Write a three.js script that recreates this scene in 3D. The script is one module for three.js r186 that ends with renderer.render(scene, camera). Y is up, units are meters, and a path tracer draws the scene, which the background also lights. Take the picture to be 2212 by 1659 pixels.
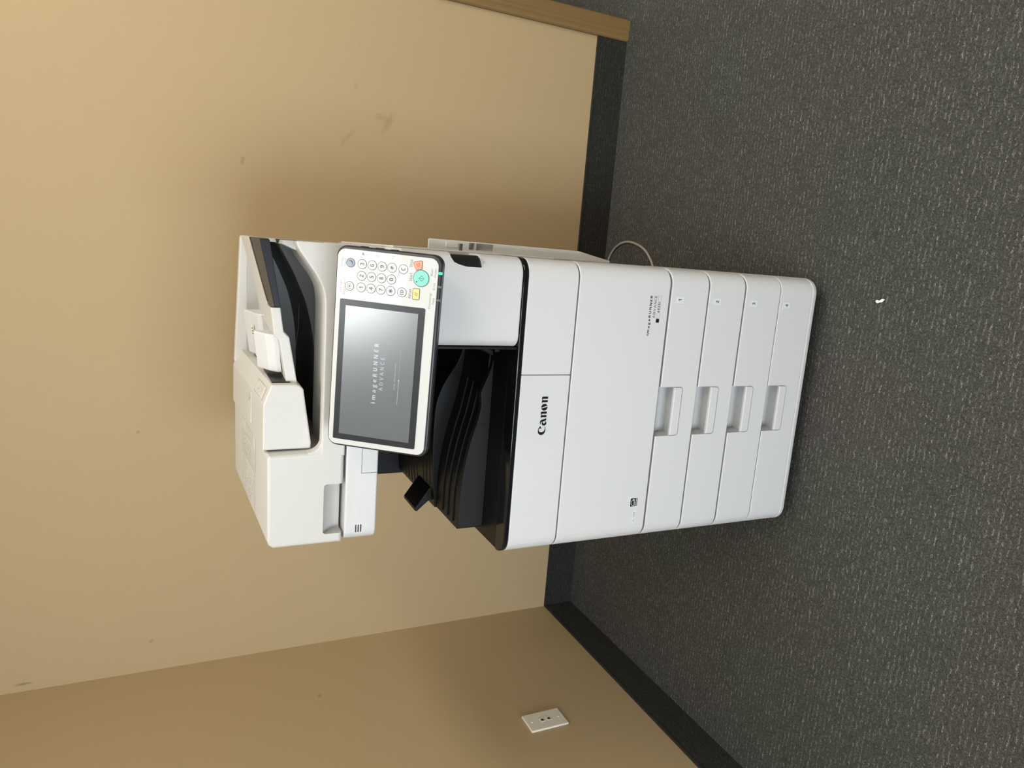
import * as THREE from 'three';
import { RoundedBoxGeometry } from 'three/addons/geometries/RoundedBoxGeometry.js';
import { mergeGeometries, mergeVertices, toCreasedNormals } from 'three/addons/utils/BufferGeometryUtils.js';
import { RectAreaLightUniformsLib } from 'three/addons/lights/RectAreaLightUniformsLib.js';
import { FontLoader } from 'three/addons/loaders/FontLoader.js';
import { Brush, Evaluator, SUBTRACTION } from 'three-bvh-csg';

/* ------------------------------------------------------------------ camera, light, exposure */
const scene = new THREE.Scene();
const renderer = new THREE.WebGLRenderer({ antialias: true });
renderer.toneMapping = THREE.LinearToneMapping;
renderer.toneMappingExposure = 0.88;
renderer.shadowMap.enabled = true;
RectAreaLightUniformsLib.init();
scene.background = new THREE.Color(0x9fb4c8);

// the phone was held on its side: the room's up direction points to the left of the frame
const F = 1512.64, YAW = 0.2085, PITCH = 0.4418, ROLL = -0.0106;
const camera = new THREE.PerspectiveCamera(2 * Math.atan(829.5 / F) * 180 / Math.PI, 2212 / 1659, 0.05, 60);
{
  const cy = Math.cos(YAW), sy = Math.sin(YAW), cp = Math.cos(PITCH), sp = Math.sin(PITCH);
  const fwd = new THREE.Vector3(-sy * cp, -sp, -cy * cp), right = new THREE.Vector3(cy, 0, -sy);
  const up = new THREE.Vector3().crossVectors(right, fwd);
  const cr = Math.cos(ROLL), sr = Math.sin(ROLL);
  const r2 = right.clone().multiplyScalar(cr).addScaledVector(up, sr), u2 = up.clone().multiplyScalar(cr).addScaledVector(right, -sr);
  const m = new THREE.Matrix4().makeBasis(u2.clone().negate(), r2, fwd.clone().negate());
  camera.quaternion.setFromRotationMatrix(m);
  camera.position.set(1.3135, 1.3474, 2.1301);
}
const LIGHTS = {
  troffer: { color: [0.97, 0.93, 0.85], power: 7.8 },     // ceiling panels
  window: { color: [0.76, 0.88, 1.0], power: 12.4 },      // daylight through the shade
};

/* ------------------------------------------------------------------ small tools */
let seed = 7;
const rnd = () => { seed = (seed + 0x6d2b79f5) | 0; let t = Math.imul(seed ^ (seed >>> 15), 1 | seed); t = (t + Math.imul(t ^ (t >>> 7), 61 | t)) ^ t; return ((t ^ (t >>> 14)) >>> 0) / 4294967296; };
const taken = new Map();
const numbered = (n) => { const k = taken.get(n) || 0; taken.set(n, k + 1); return k ? n + '_' + String(k).padStart(3, '0') : n; };
const crease = (g, a = 0.19) => toCreasedNormals(g.index ? g.toNonIndexed() : g, a);
function mesh(name, geo, mat, parent, label) {
  const m = new THREE.Mesh(geo, mat); m.name = parent === scene ? numbered(name) : name;
  m.castShadow = true; m.receiveShadow = true; parent.add(m);
  if (label) m.userData.label = label;
  return m;
}
const struct = (name, geo, mat, label, category) => { const m = mesh(name, geo, mat, scene); Object.assign(m.userData, { kind: 'structure', label, category }); return m; };
function thing(name, label, category, group) { const g = new THREE.Group(); g.name = numbered(name); g.userData = { label, category }; if (group) g.userData.group = group; scene.add(g); return g; }
function part(name, parent, label) { const g = new THREE.Group(); g.name = name; if (label) g.userData.label = label; parent.add(g); return g; }
const box = (x0, x1, y0, y1, z0, z1, r = 0) => {
  const w = x1 - x0, h = y1 - y0, d = z1 - z0;
  const g = r > 0 ? new RoundedBoxGeometry(w, h, d, 3, r) : new THREE.BoxGeometry(w, h, d);
  return g.translate((x0 + x1) / 2, (y0 + y1) / 2, (z0 + z1) / 2);
};
const shapeOf = (pts) => { const s = new THREE.Shape(); pts.forEach(([x, y], i) => (i ? s.lineTo(x, y) : s.moveTo(x, y))); s.closePath(); return s; };
// outline in x,y swept along z, between z0 (back) and z1 (front)
function prismZ(pts, z0, z1, b = 0.001, seg = 2, cr = 0.19) {
  const s = pts.isShape || pts instanceof THREE.Shape ? pts : shapeOf(pts);
  const g = new THREE.ExtrudeGeometry(s, { depth: Math.max(1e-5, z1 - z0 - 2 * b), bevelEnabled: b > 0, bevelSize: b, bevelThickness: b, bevelOffset: -b, bevelSegments: seg, curveSegments: 10, steps: 1 });
  return crease(g.translate(0, 0, z0 + b), cr);
}
// outline in x,z swept along y
function prismY(pts, y0, y1, b = 0.001, seg = 2, cr = 0.19) {
  const s = shapeOf(pts.map(([x, z]) => [x, -z]));
  const g = new THREE.ExtrudeGeometry(s, { depth: Math.max(1e-5, y1 - y0 - 2 * b), bevelEnabled: b > 0, bevelSize: b, bevelThickness: b, bevelOffset: -b, bevelSegments: seg, curveSegments: 10, steps: 1 });
  return crease(g.translate(0, 0, y0 + b).rotateX(-Math.PI / 2), cr);
}
// outline in z,y swept along x
function prismX(pts, x0, x1, b = 0.0005, seg = 1, cr = 0.19) {
  const s = shapeOf(pts.map(([z, y]) => [-z, y]));
  const g = new THREE.ExtrudeGeometry(s, { depth: Math.max(1e-5, x1 - x0 - 2 * b), bevelEnabled: b > 0, bevelSize: b, bevelThickness: b, bevelOffset: -b, bevelSegments: seg, curveSegments: 10, steps: 1 });
  return crease(g.translate(0, 0, x0 + b).rotateY(Math.PI / 2), cr);
}
const arc = (cx, cy, r, a0, a1, n = 8) => Array.from({ length: n + 1 }, (_, i) => { const a = (a0 + (a1 - a0) * i / n) * Math.PI / 180; return [cx + r * Math.cos(a), cy + r * Math.sin(a)]; });
const roundRect = (x0, x1, y0, y1, r, n = 6) => [...arc(x1 - r, y0 + r, r, -90, 0, n), ...arc(x1 - r, y1 - r, r, 0, 90, n), ...arc(x0 + r, y1 - r, r, 90, 180, n), ...arc(x0 + r, y0 + r, r, 180, 270, n)];
const evaluator = new Evaluator(); evaluator.useGroups = false; evaluator.attributes = ['position', 'normal', 'uv'];
const solid = (g) => { g = g.clone(); if (!g.attributes.uv) g.setAttribute('uv', new THREE.BufferAttribute(new Float32Array(g.attributes.position.count * 2), 2)); for (const k of Object.keys(g.attributes)) if (!['position', 'normal', 'uv'].includes(k)) g.deleteAttribute(k); g.clearGroups(); return g.index ? g : mergeVertices(g, 1e-7); };
function cut(a, ...bs) {
  let r = new Brush(solid(a)); r.updateMatrixWorld();
  for (const b of bs) { const q = new Brush(solid(b)); q.updateMatrixWorld(); r = evaluator.evaluate(r, q, SUBTRACTION); r.updateMatrixWorld(); }
  const g = r.geometry; g.clearGroups();
  return crease(g);
}
const join = (...gs) => mergeGeometries(gs.map((g) => { g = g.index ? g.toNonIndexed() : g.clone(); for (const k of Object.keys(g.attributes)) if (!['position', 'normal', 'uv'].includes(k)) g.deleteAttribute(k); return g; }));
const uvBy = (g, fu, fv) => { const p = g.attributes.position, a = new Float32Array(p.count * 2); for (let i = 0; i < p.count; i++) { a[2 * i] = fu(p.getX(i), p.getY(i), p.getZ(i)); a[2 * i + 1] = fv(p.getX(i), p.getY(i), p.getZ(i)); } g.setAttribute('uv', new THREE.BufferAttribute(a, 2)); return g; };
const tube = (pts, r, n = 24, k = 8) => new THREE.TubeGeometry(new THREE.CatmullRomCurve3(pts.map((p) => new THREE.Vector3(...p))), n, r, k);
const canvasTex = (w, h, draw) => { const c = document.createElement('canvas'); c.width = w; c.height = h; const x = c.getContext('2d'); draw(x, w, h); const t = new THREE.CanvasTexture(c); t.colorSpace = THREE.SRGBColorSpace; t.anisotropy = 8; return t; };
const std = (o) => new THREE.MeshStandardMaterial(o);
const phys = (o) => new THREE.MeshPhysicalMaterial(o);
const lin = (r, g, b) => new THREE.Color().setRGB(r, g, b);

/* value noise, tileable */
function noiseGrid(n) { const a = new Float32Array(n * n); for (let i = 0; i < a.length; i++) a[i] = rnd(); return (x, y) => { const fx = x * n, fy = y * n, ix = Math.floor(fx), iy = Math.floor(fy), tx = fx - ix, ty = fy - iy, sx = tx * tx * (3 - 2 * tx), sy = ty * ty * (3 - 2 * ty); const g = (i, j) => a[((j % n + n) % n) * n + ((i % n + n) % n)]; return (g(ix, iy) * (1 - sx) + g(ix + 1, iy) * sx) * (1 - sy) + (g(ix, iy + 1) * (1 - sx) + g(ix + 1, iy + 1) * sx) * sy; }; }

/* ------------------------------------------------------------------ surface textures */
const CARPET = 1.28;                                    // metres of carpet in one tile of the texture
function carpetTextures() {
  const N = 2048, col = new Uint8Array(N * N * 4), bump = new Uint8Array(N * N * 4), v = new Float32Array(N * N), w = new Float32Array(N * N);
  const n1 = noiseGrid(1000), n2 = noiseGrid(620), n3 = noiseGrid(40), n4 = noiseGrid(5);
  for (let j = 0; j < N; j++) for (let i = 0; i < N; i++) { const x = i / N, y = j / N; v[j * N + i] = 0.6 * n1(x, y) + 0.4 * n2(x, y); }
  const px = N / CARPET / 1000;                        // texels per millimetre
  // loops of lighter yarn, lying mostly along one direction in broken lines
  const fleck = (cx, cy, lx, ly, s) => {
    lx *= px; ly *= px;
    for (let dy = -Math.ceil(ly); dy <= ly + 1; dy++) for (let dx = -Math.ceil(lx); dx <= lx + 1; dx++) {
      const q = (dx / lx) ** 2 + (dy / ly) ** 2; if (q > 1) continue;
      const k = (((cy + dy) % N + N) % N | 0) * N + (((cx + dx) % N + N) % N | 0);
      w[k] = Math.max(w[k], s * (1 - q * 0.75));
    }
  };
  const ROWS = 116;
  for (let k = 0; k < 33000; k++) {
    const cx = rnd() * N, row = Math.floor(rnd() * ROWS), cy = (row + 0.5 + (rnd() - 0.5) * 0.42) * N / ROWS, m = 1 + Math.floor(rnd() * rnd() * 5), s = 0.22 + 0.78 * rnd() * rnd();
    for (let q = 0; q < m; q++) fleck(cx + q * 2.7 * px, cy + (rnd() - 0.5) * 1.6 * px, 1.0 + rnd() * 1.0, 0.8 + rnd() * 0.6, s * (0.6 + 0.4 * rnd()));
  }
  for (let j = 0; j < N; j++) for (let i = 0; i < N; i++) {
    const k = j * N + i, a = v[k], big = n3(i / N, j / N) - 0.5, tint = n4(i / N, j / N) - 0.5, f = w[k];
    const base = 29 + 58 * a + 3 * big;
    col[4 * k] = Math.min(255, base * (0.99 + 0.06 * tint) + f * 122); col[4 * k + 1] = Math.min(255, base * (1.005 - 0.04 * tint) + f * 119); col[4 * k + 2] = Math.min(255, base * 0.94 + f * 108); col[4 * k + 3] = 255;
    const h = Math.min(255, 255 * (0.55 * a + 0.35 * f + 0.1)); bump[4 * k] = bump[4 * k + 1] = bump[4 * k + 2] = h; bump[4 * k + 3] = 255;
  }
  const mk = (d, srgb) => { const t = new THREE.DataTexture(d, N, N); t.magFilter = THREE.LinearFilter; t.minFilter = THREE.LinearMipmapLinearFilter; t.wrapS = t.wrapT = THREE.RepeatWrapping; if (srgb) t.colorSpace = THREE.SRGBColorSpace; t.needsUpdate = true; return t; };
  return [mk(col, true), mk(bump, false)];
}
const [carpetMap, carpetBump] = carpetTextures();
const stripMat = std({ map: carpetMap, color: lin(0.34, 0.35, 0.34), bumpMap: carpetBump, bumpScale: 0.002, roughness: 0.95 });   // floor carpet map multiplied darker for the skirting strips
const carpetMat = std({ map: carpetMap, bumpMap: carpetBump, bumpScale: 0.0025, roughness: 0.95, metalness: 0 });
const paintBump = (() => { const N = 512, d = new Uint8Array(N * N * 4), a = noiseGrid(90), b = noiseGrid(190); for (let j = 0; j < N; j++) for (let i = 0; i < N; i++) { const k = 4 * (j * N + i), h = 255 * (0.6 * a(i / N, j / N) + 0.4 * b(i / N, j / N)); d[k] = d[k + 1] = d[k + 2] = h; d[k + 3] = 255; } const t = new THREE.DataTexture(d, N, N); t.magFilter = THREE.LinearFilter; t.wrapS = t.wrapT = THREE.RepeatWrapping; t.needsUpdate = true; return t; })();
const WALL = '#b19b76';
const wallMap = (marks) => canvasTex(1024, 1024, (x, w, h) => {
  x.fillStyle = WALL; x.fillRect(0, 0, w, h);
  for (let k = 0; k < 5200; k++) { x.fillStyle = rnd() > 0.5 ? 'rgba(255,236,190,0.03)' : 'rgba(60,40,10,0.025)'; x.fillRect(rnd() * w, rnd() * h, 1 + rnd(), 1 + rnd()); }
  for (const [u, v, a, b, t, o] of marks) { x.save(); x.translate(u * w, (1 - v) * h); x.rotate(t); x.fillStyle = `rgba(70,56,28,${o})`; for (let q = 0; q < 7; q++) { x.beginPath(); x.ellipse((rnd() - 0.5) * a, (rnd() - 0.5) * b, a * (0.2 + 0.4 * rnd()), b * (0.2 + 0.4 * rnd()), 0, 0, 7); x.fill(); } x.restore(); }
});
const WX0 = 0.06, WX1 = 0.96, WY0 = 0.22, WY1 = 1.95;                           // the window in the wall opposite
const RX = 4.6, RZ = 3.7, RY = 2.75, T = 0.12, EDGE = 2.072;     // room size, wall thickness, end of the back wall
// small scuffs on the paint, where the photograph shows them (wall x / EDGE, height / RY)
const backMarks = [[1.648, 0.789, 22, 7, 0.2, 0.035], [1.662, 0.80, 7, 14, 0.1, 0.035], [1.594, 0.91, 16, 4, 0.5, 0.035], [1.737, 0.888, 9, 4, 0, 0.03], [1.4985, 1.1886, 7, 4, 0, 0.06], [0.737, 1.457, 3, 3, 0, 0.08], [0.096, 1.436, 4, 4, 0, 0.07], [0.024, 1.758, 3, 12, 0, 0.1]].map(([a, b, ...c]) => [a / EDGE, b / RY, ...c]);
const mkWall = (marks) => std({ map: wallMap(marks), bumpMap: Object.assign(paintBump.clone(), { repeat: new THREE.Vector2(13, 13) }), bumpScale: 0.00016, roughness: 0.72 });
const wallBackMat = mkWall(backMarks), wallMat = mkWall([[0.1, 0.36, 5, 3, 0, 0.12]]);
const ceilMat = std({ color: lin(0.78, 0.77, 0.73), roughness: 0.95 });
const casingMat = std({ map: canvasTex(256, 1024, (x, w, h) => { x.fillStyle = '#7c633c'; x.fillRect(0, 0, w, h); for (let k = 0; k < 420; k++) { x.strokeStyle = `rgba(${rnd() > 0.5 ? '60,42,16' : '186,150,96'},${0.04 + 0.07 * rnd()})`; x.lineWidth = 0.6 + rnd() * 1.6; const u = rnd() * w; x.beginPath(); x.moveTo(u, 0); x.bezierCurveTo(u + 8 * (rnd() - 0.5), h * 0.3, u + 8 * (rnd() - 0.5), h * 0.7, u + 6 * (rnd() - 0.5), h); x.stroke(); } }), roughness: 0.5 });

/* ------------------------------------------------------------------ the room */
const floorG = uvBy(box(-T, RX + T, -0.1, 0, -2.4, RZ + T), (x) => x / CARPET, (x, y, z) => z / CARPET);
struct('floor', floorG, carpetMat, 'dark grey loop carpet flecked with pale yarn', 'floor');
const wallUV = (g, ax, x0, w) => uvBy(g, (x, y, z) => ((ax === 'x' ? x : z) - x0) / w, (x, y) => y / RY);
struct('wall_back', wallUV(box(-T, EDGE, 0, RY, -T, 0), 'x', 0, EDGE), wallBackMat, 'tan painted wall behind the copier, ending at the doorway', 'wall');
struct('wall_left', wallUV(box(-T, 0, 0, RY, 0, RZ), 'z', 0, 2.75), wallMat, 'tan painted side wall that carries the jack plate', 'wall');
struct('wall_header', wallUV(box(EDGE, 3.0, 2.1, RY, -T, 0), 'x', 0, 2), wallMat, 'tan wall above the doorway', 'wall');
struct('wall_doorway_side', wallUV(box(3.0, RX, 0, RY, -T, 0), 'x', 0, 2), wallMat, 'tan wall on the far side of the doorway', 'wall');
struct('wall_right', wallUV(box(RX, RX + T, 0, RY, -2.4, RZ), 'z', 0, 2.75), wallMat, 'tan wall of the room opposite the jack plate', 'wall');
struct('wall_front', wallUV(join(box(-T, WX0, 0, RY, RZ, RZ + T), box(WX1, RX + T, 0, RY, RZ, RZ + T), box(WX0, WX1, 0, WY0, RZ, RZ + T), box(WX0, WX1, WY1, RY, RZ, RZ + T)), 'x', 0, 2.75), wallMat, 'tan wall opposite the copier, with the window', 'wall');
struct('wall_hallway_end', wallUV(box(-T, RX + T, 0, RY, -2.4 - T, -2.4), 'x', 0, 2.75), wallMat, 'tan wall at the end of the hallway', 'wall');
struct('wall_hallway_side', wallUV(box(-T, 0, 0, RY, -2.4, -T), 'z', 0, 2.75), wallMat, 'tan side wall of the hallway', 'wall');
struct('ceiling', box(-T, RX + T, RY, RY + 0.1, -2.4, RZ + T), ceilMat, 'off-white ceiling', 'ceiling');
// carpet strips used as skirting, each with a thin bound edge on top
const bindMat = std({ color: lin(0.012, 0.013, 0.012), roughness: 0.9 });
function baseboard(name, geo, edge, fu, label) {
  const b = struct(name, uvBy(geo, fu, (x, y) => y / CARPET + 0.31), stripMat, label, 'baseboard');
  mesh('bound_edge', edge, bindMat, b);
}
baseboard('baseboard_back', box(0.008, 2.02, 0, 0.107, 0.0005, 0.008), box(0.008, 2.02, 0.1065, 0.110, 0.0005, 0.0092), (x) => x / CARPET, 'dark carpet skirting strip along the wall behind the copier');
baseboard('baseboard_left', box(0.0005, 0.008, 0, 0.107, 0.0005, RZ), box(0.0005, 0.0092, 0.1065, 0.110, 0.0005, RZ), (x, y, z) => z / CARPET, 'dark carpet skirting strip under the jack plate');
// wooden casing at the end of the back wall: a moulded board with a back band and two fine beads
{
  const p = [[0, 0.0005], [0, 0.010], [0.004, 0.013], [0.018, 0.0145], [0.0184, 0.0141], [0.0188, 0.0145], [0.043, 0.0165], [0.0434, 0.0161], [0.0438, 0.0166], [0.058, 0.018], [0.062, 0.0175], [0.066, 0.014], [0.066, 0.0005]].map(([x, z]) => [2.0185 + x, z]);
  const g = prismY(p, 0, 2.16, 0, 1, 0.3);
  struct('trim_1', uvBy(g, (x, y, z) => (x - 2.0185) / 0.09 + z, (x, y) => y / 2.2), casingMat, 'moulded brown wooden door casing at the end of the tan wall', 'door casing');
  struct('trim_2', box(EDGE + 0.0005, EDGE + 0.012, 0, 2.1, -T, -0.0005), casingMat, 'brown wooden jamb lining the doorway', 'door casing');
}

/* ------------------------------------------------------------------ lamps and window of the room (outside the frame) */
const glow = (c, p) => std({ color: 0xffffff, emissive: new THREE.Color().setRGB(...c), emissiveIntensity: p, roughness: 0.6 });
function troffer(cx, cz, w, d, power, label) {
  const t = thing('ceiling_light', label, 'ceiling light');
  mesh('frame', join(box(cx - w / 2 - 0.02, cx + w / 2 + 0.02, RY - 0.03, RY - 0.0005, cz - d / 2 - 0.02, cz - d / 2), box(cx - w / 2 - 0.02, cx + w / 2 + 0.02, RY - 0.03, RY - 0.0005, cz + d / 2, cz + d / 2 + 0.02), box(cx - w / 2 - 0.02, cx - w / 2, RY - 0.03, RY - 0.0005, cz - d / 2, cz + d / 2), box(cx + w / 2, cx + w / 2 + 0.02, RY - 0.03, RY - 0.0005, cz - d / 2, cz + d / 2)), ceilMat, t);
  mesh('lamp_diffuser', box(cx - w / 2, cx + w / 2, RY - 0.02, RY - 0.0005, cz - d / 2, cz + d / 2), glow(LIGHTS.troffer.color, power * 0.45), t);
  const l = new THREE.RectAreaLight(new THREE.Color().setRGB(...LIGHTS.troffer.color), power, w, d);
  l.position.set(cx, RY - 0.035, cz); l.rotation.x = -Math.PI / 2; l.name = 'ceiling_light_source'; t.add(l);
}
troffer(1.15, 1.85, 0.6, 1.2, LIGHTS.troffer.power, 'flat white ceiling light panel above the copier');
troffer(2.75, 1.0, 0.6, 1.2, LIGHTS.troffer.power * 1.9, 'flat white ceiling light panel in front of the doorway');
troffer(2.75, 2.7, 0.6, 1.2, LIGHTS.troffer.power * 1.5, 'added unseen ceiling panel that brightens the side wall');  // extra lamp added out of view to lift the dark side wall
troffer(2.5, -1.2, 1.2, 0.6, LIGHTS.troffer.power, 'flat white ceiling light panel in the hallway');
{
  const w = new THREE.Group(); w.name = 'window_1'; w.userData = { kind: 'structure', label: 'window with a drawn white shade in the wall opposite the copier', category: 'window' }; scene.add(w);
  const fm = std({ color: lin(0.6, 0.6, 0.58), roughness: 0.5 });
  mesh('frame', join(box(WX0, WX1, WY0, WY0 + 0.05, RZ + 0.02, RZ + 0.1), box(WX0, WX1, WY1 - 0.05, WY1, RZ + 0.02, RZ + 0.1), box(WX0, WX0 + 0.05, WY0 + 0.05, WY1 - 0.05, RZ + 0.02, RZ + 0.1), box(WX1 - 0.05, WX1, WY0 + 0.05, WY1 - 0.05, RZ + 0.02, RZ + 0.1)), fm, w);
  mesh('lit_window_shade', box(WX0 + 0.05, WX1 - 0.05, WY0 + 0.05, WY1 - 0.05, RZ + 0.052, RZ + 0.055), glow(LIGHTS.window.color, LIGHTS.window.power * 0.45), w);
  const l = new THREE.RectAreaLight(new THREE.Color().setRGB(...LIGHTS.window.color), LIGHTS.window.power, WX1 - WX0 - 0.1, WY1 - WY0 - 0.1);
  const mx = (WX0 + WX1) / 2, my = (WY0 + WY1) / 2;
  l.position.set(mx, my, RZ + 0.045); l.lookAt(mx, my, 0); l.name = 'window_daylight'; w.add(l);
}

/* ------------------------------------------------------------------ materials of the copier */
const M = {
  white: std({ color: lin(0.595, 0.60, 0.605), roughness: 0.48 }),
  warmLit: std({ color: lin(0.555, 0.545, 0.52), roughness: 0.5 }),  // white plastic with the warm ceiling light put into its colour
  gapShade: std({ color: lin(0.10, 0.10, 0.105), roughness: 0.7 }),  // dark tone standing in for shade between the panels
  shell: std({ color: lin(0.30, 0.30, 0.30), roughness: 0.6 }),
  grey: std({ color: lin(0.42, 0.415, 0.40), roughness: 0.5 }),
  darkTray: phys({ color: lin(0.05, 0.05, 0.047), roughness: 0.5, specularIntensity: 0.6 }),
  black: phys({ color: lin(0.004, 0.0042, 0.0045), roughness: 0.42, specularIntensity: 0.45 }),
  blackSoft: phys({ color: lin(0.013, 0.0133, 0.0145), roughness: 0.6, specularIntensity: 0.4 }),
  gloss: phys({ color: lin(0.006, 0.006, 0.007), roughness: 0.09, specularIntensity: 0.6 }),
  smoke: phys({ color: lin(0.085, 0.066, 0.043), roughness: 0.45, specularIntensity: 0.3 }),
  ink: phys({ color: lin(0.008, 0.008, 0.011), roughness: 0.7, specularIntensity: 0.3 }),
  housing: std({ color: lin(0.018, 0.019, 0.021), roughness: 0.35 }),
};
const font = await new FontLoader().loadAsync('fonts/droid/droid_sans_bold.typeface.json');
const fontR = await new FontLoader().loadAsync('fonts/droid/droid_sans_regular.typeface.json');
// lettering as flat print: characters of cap height h, tracked so that the line is w wide, starting at x,y
function lettering(str, x, y, h, w, z, f = font, stretch = 1.15) {
  const gs = [], cap = f.generateShapes('H', 1); let top = 0; cap.forEach((s) => s.getPoints().forEach((p) => { top = Math.max(top, p.y); }));
  const size = h / top, res = [];
  for (const ch of str) { const s = f.generateShapes(ch, size); let a = 1e9, b = -1e9; s.forEach((q) => q.getPoints(4).forEach((p) => { a = Math.min(a, p.x); b = Math.max(b, p.x); })); if (a > b) { a = 0; b = size * 0.25; } res.push([s, a, b]); }
  const ink = res.reduce((t, [, a, b]) => t + (b - a) * stretch, 0), gap = (w - ink) / Math.max(1, str.length - 1);
  let cx = x;
  for (const [s, a, b] of res) { if (s.length) { const g = new THREE.ShapeGeometry(s, 5); g.scale(stretch, 1, 1); g.translate(cx - a * stretch, y, z); gs.push(g.toNonIndexed()); } cx += (b - a) * stretch + gap; }
  return mergeGeometries(gs);
}

/* ------------------------------------------------------------------ the copier */
const copier = thing('office_copier', 'tall white multifunction office copier with tilted touch panel, standing in the corner', 'copier');
copier.position.set(0.7243, 0.0202, 0.9769); copier.scale.setScalar(0.985); copier.rotation.y = 0.0059;
const W = 0.587, R = 0.034;
// outline of a front panel seen from above: flat face at z = 0, both corners rounded
const facePlan = (x0, x1, depth, rl = R, rr = R, zf = 0) => [[x0, zf - depth], ...(rr > 0 ? [] : []), [x1, zf - depth], ...(rr > 0 ? arc(x1 - rr, zf - rr, rr, 0, 90, 9) : [[x1, zf]]), ...(rl > 0 ? arc(x0 + rl, zf - rl, rl, 90, 180, 9) : [[x0, zf]])];
const panelGeo = (x0, x1, y0, y1, rl = R, rr = R, b = 0.0016, depth = 0.06) => prismY(facePlan(x0, x1, depth, rl, rr), y0, y1, b, 3);

// cabinet behind the panels, and dark strips painted as the shade in the gaps between them
mesh('cabinet', prismY([[0.004, -0.66], [0.583, -0.66], [0.583, -0.062], [0.004, -0.062]], 0.03, 0.762, 0.001), M.shell, copier, 'grey cabinet behind the white panels');
for (const [y0, y1, zf] of [[0.4318, 0.4368, 0.0032], [0.3322, 0.3362, 0.003], [0.2312, 0.2358, 0.0032], [0.1295, 0.1318, 0.0025], [0.6518, 0.6548, 0.0022]]) {
  const g = prismY(facePlan(zf, W - zf, 0.05, R - zf, R - zf, -zf), y0 - 0.0004, y1 + 0.0004, 0);
  mesh('gap_shade_strip', y0 > 0.6 ? g : cut(g, box(0.2318, 0.3402, y0 - 0.01, y1 + 0.01, -0.1, 0.01)), M.gapShade, copier);
}
mesh('side_cover', box(0.5832, 0.5868, 0.04, 0.762, -0.66, -0.062, 0.001), M.white, copier);
mesh('side_cover', box(0.0002, 0.0038, 0.04, 0.762, -0.66, -0.062, 0.001), M.white, copier);
mesh('back_cover', box(0.003, 0.584, 0.03, 1.0, -0.70, -0.6605, 0.003), M.white, copier);

// front door with its print
const door = mesh('front_door', panelGeo(0, W, 0.4368, 0.6518), M.white, copier, 'wide white front door');
mesh('model_print', join(lettering('imageRUNNER', 0.4487, 0.4789, 0.0054, 0.0816, 0.0003, font, 1.3), lettering('ADVANCE', 0.4847, 0.4681, 0.0058, 0.0455, 0.0003, fontR, 1.15), lettering('4525i', 0.4958, 0.4585, 0.0045, 0.0222, 0.0003, font, 1.15), box(0.4756, 0.4838, 0.4568, 0.4645, 0, 0.0003)), M.ink, door, 'black model lettering');
mesh('model_frame', join(box(0.4838, 0.5306, 0.4568, 0.4571, 0, 0.0003), box(0.4838, 0.5306, 0.4641, 0.4644, 0, 0.0003), box(0.5302, 0.5306, 0.4568, 0.4644, 0, 0.0003)), std({ color: lin(0.25, 0.25, 0.28), roughness: 0.6 }), door);
{
  const t = canvasTex(256, 256, (x) => {
    x.fillStyle = '#f4f6f6'; x.fillRect(0, 0, 256, 256); x.fillStyle = '#06090a'; x.fillRect(10, 10, 236, 180);
    x.strokeStyle = '#eef2f0'; x.lineWidth = 9; x.beginPath(); x.ellipse(120, 140, 96, 98, 0, Math.PI * 1.02, Math.PI * 1.96); x.stroke();
    x.lineWidth = 7; x.beginPath(); x.moveTo(26, 150); for (let k = 0; k < 9; k++) x.quadraticCurveTo(36 + k * 18, k % 2 ? 176 : 108, 46 + k * 18, 146 - k * 3); x.stroke();
    x.beginPath(); for (let k = 0; k < 10; k++) { const r = k % 2 ? 13 : 32, a = k * Math.PI / 5 - 1.2; x.lineTo(200 + r * Math.cos(a), 120 + r * Math.sin(a)); } x.closePath(); x.fillStyle = '#eef2f0'; x.fill();
    x.fillStyle = '#2c3836'; x.fillRect(10, 198, 236, 48); x.fillStyle = '#d8dedc'; x.font = 'bold 33px sans-serif'; x.fillText('ENERGY STAR', 14, 235, 228);
  });
  mesh('efficiency_sticker', uvBy(box(0.0773, 0.0975, 0.4580, 0.4785, 0, 0.0003), (x) => (x - 0.0773) / 0.0202, (x, y) => (y - 0.458) / 0.0205), std({ map: t, roughness: 0.5 }), door, 'small black and white square sticker');
  const t2 = canvasTex(256, 84, (x) => { x.fillStyle = '#d3d7da'; x.fillRect(0, 0, 256, 84); x.strokeStyle = '#b4b9bd'; x.lineWidth = 4; x.strokeRect(2, 2, 252, 80); x.fillStyle = '#3a4046'; x.font = '52px serif'; x.fillText('GPR', 112, 62); for (const [a, b] of [[58, 26], [50, 40], [66, 40], [42, 56], [58, 56], [74, 56], [92, 58]]) { x.beginPath(); x.arc(a, b, 5, 0, 7); x.fill(); } });
  mesh('supply_sticker', uvBy(box(0.0383, 0.0705, 0.4594, 0.4698, 0, 0.0003), (x) => (x - 0.0383) / 0.0322, (x, y) => (y - 0.4594) / 0.0104), std({ map: t2, roughness: 0.5 }), door, 'pale sticker with dark letters');
}
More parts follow.
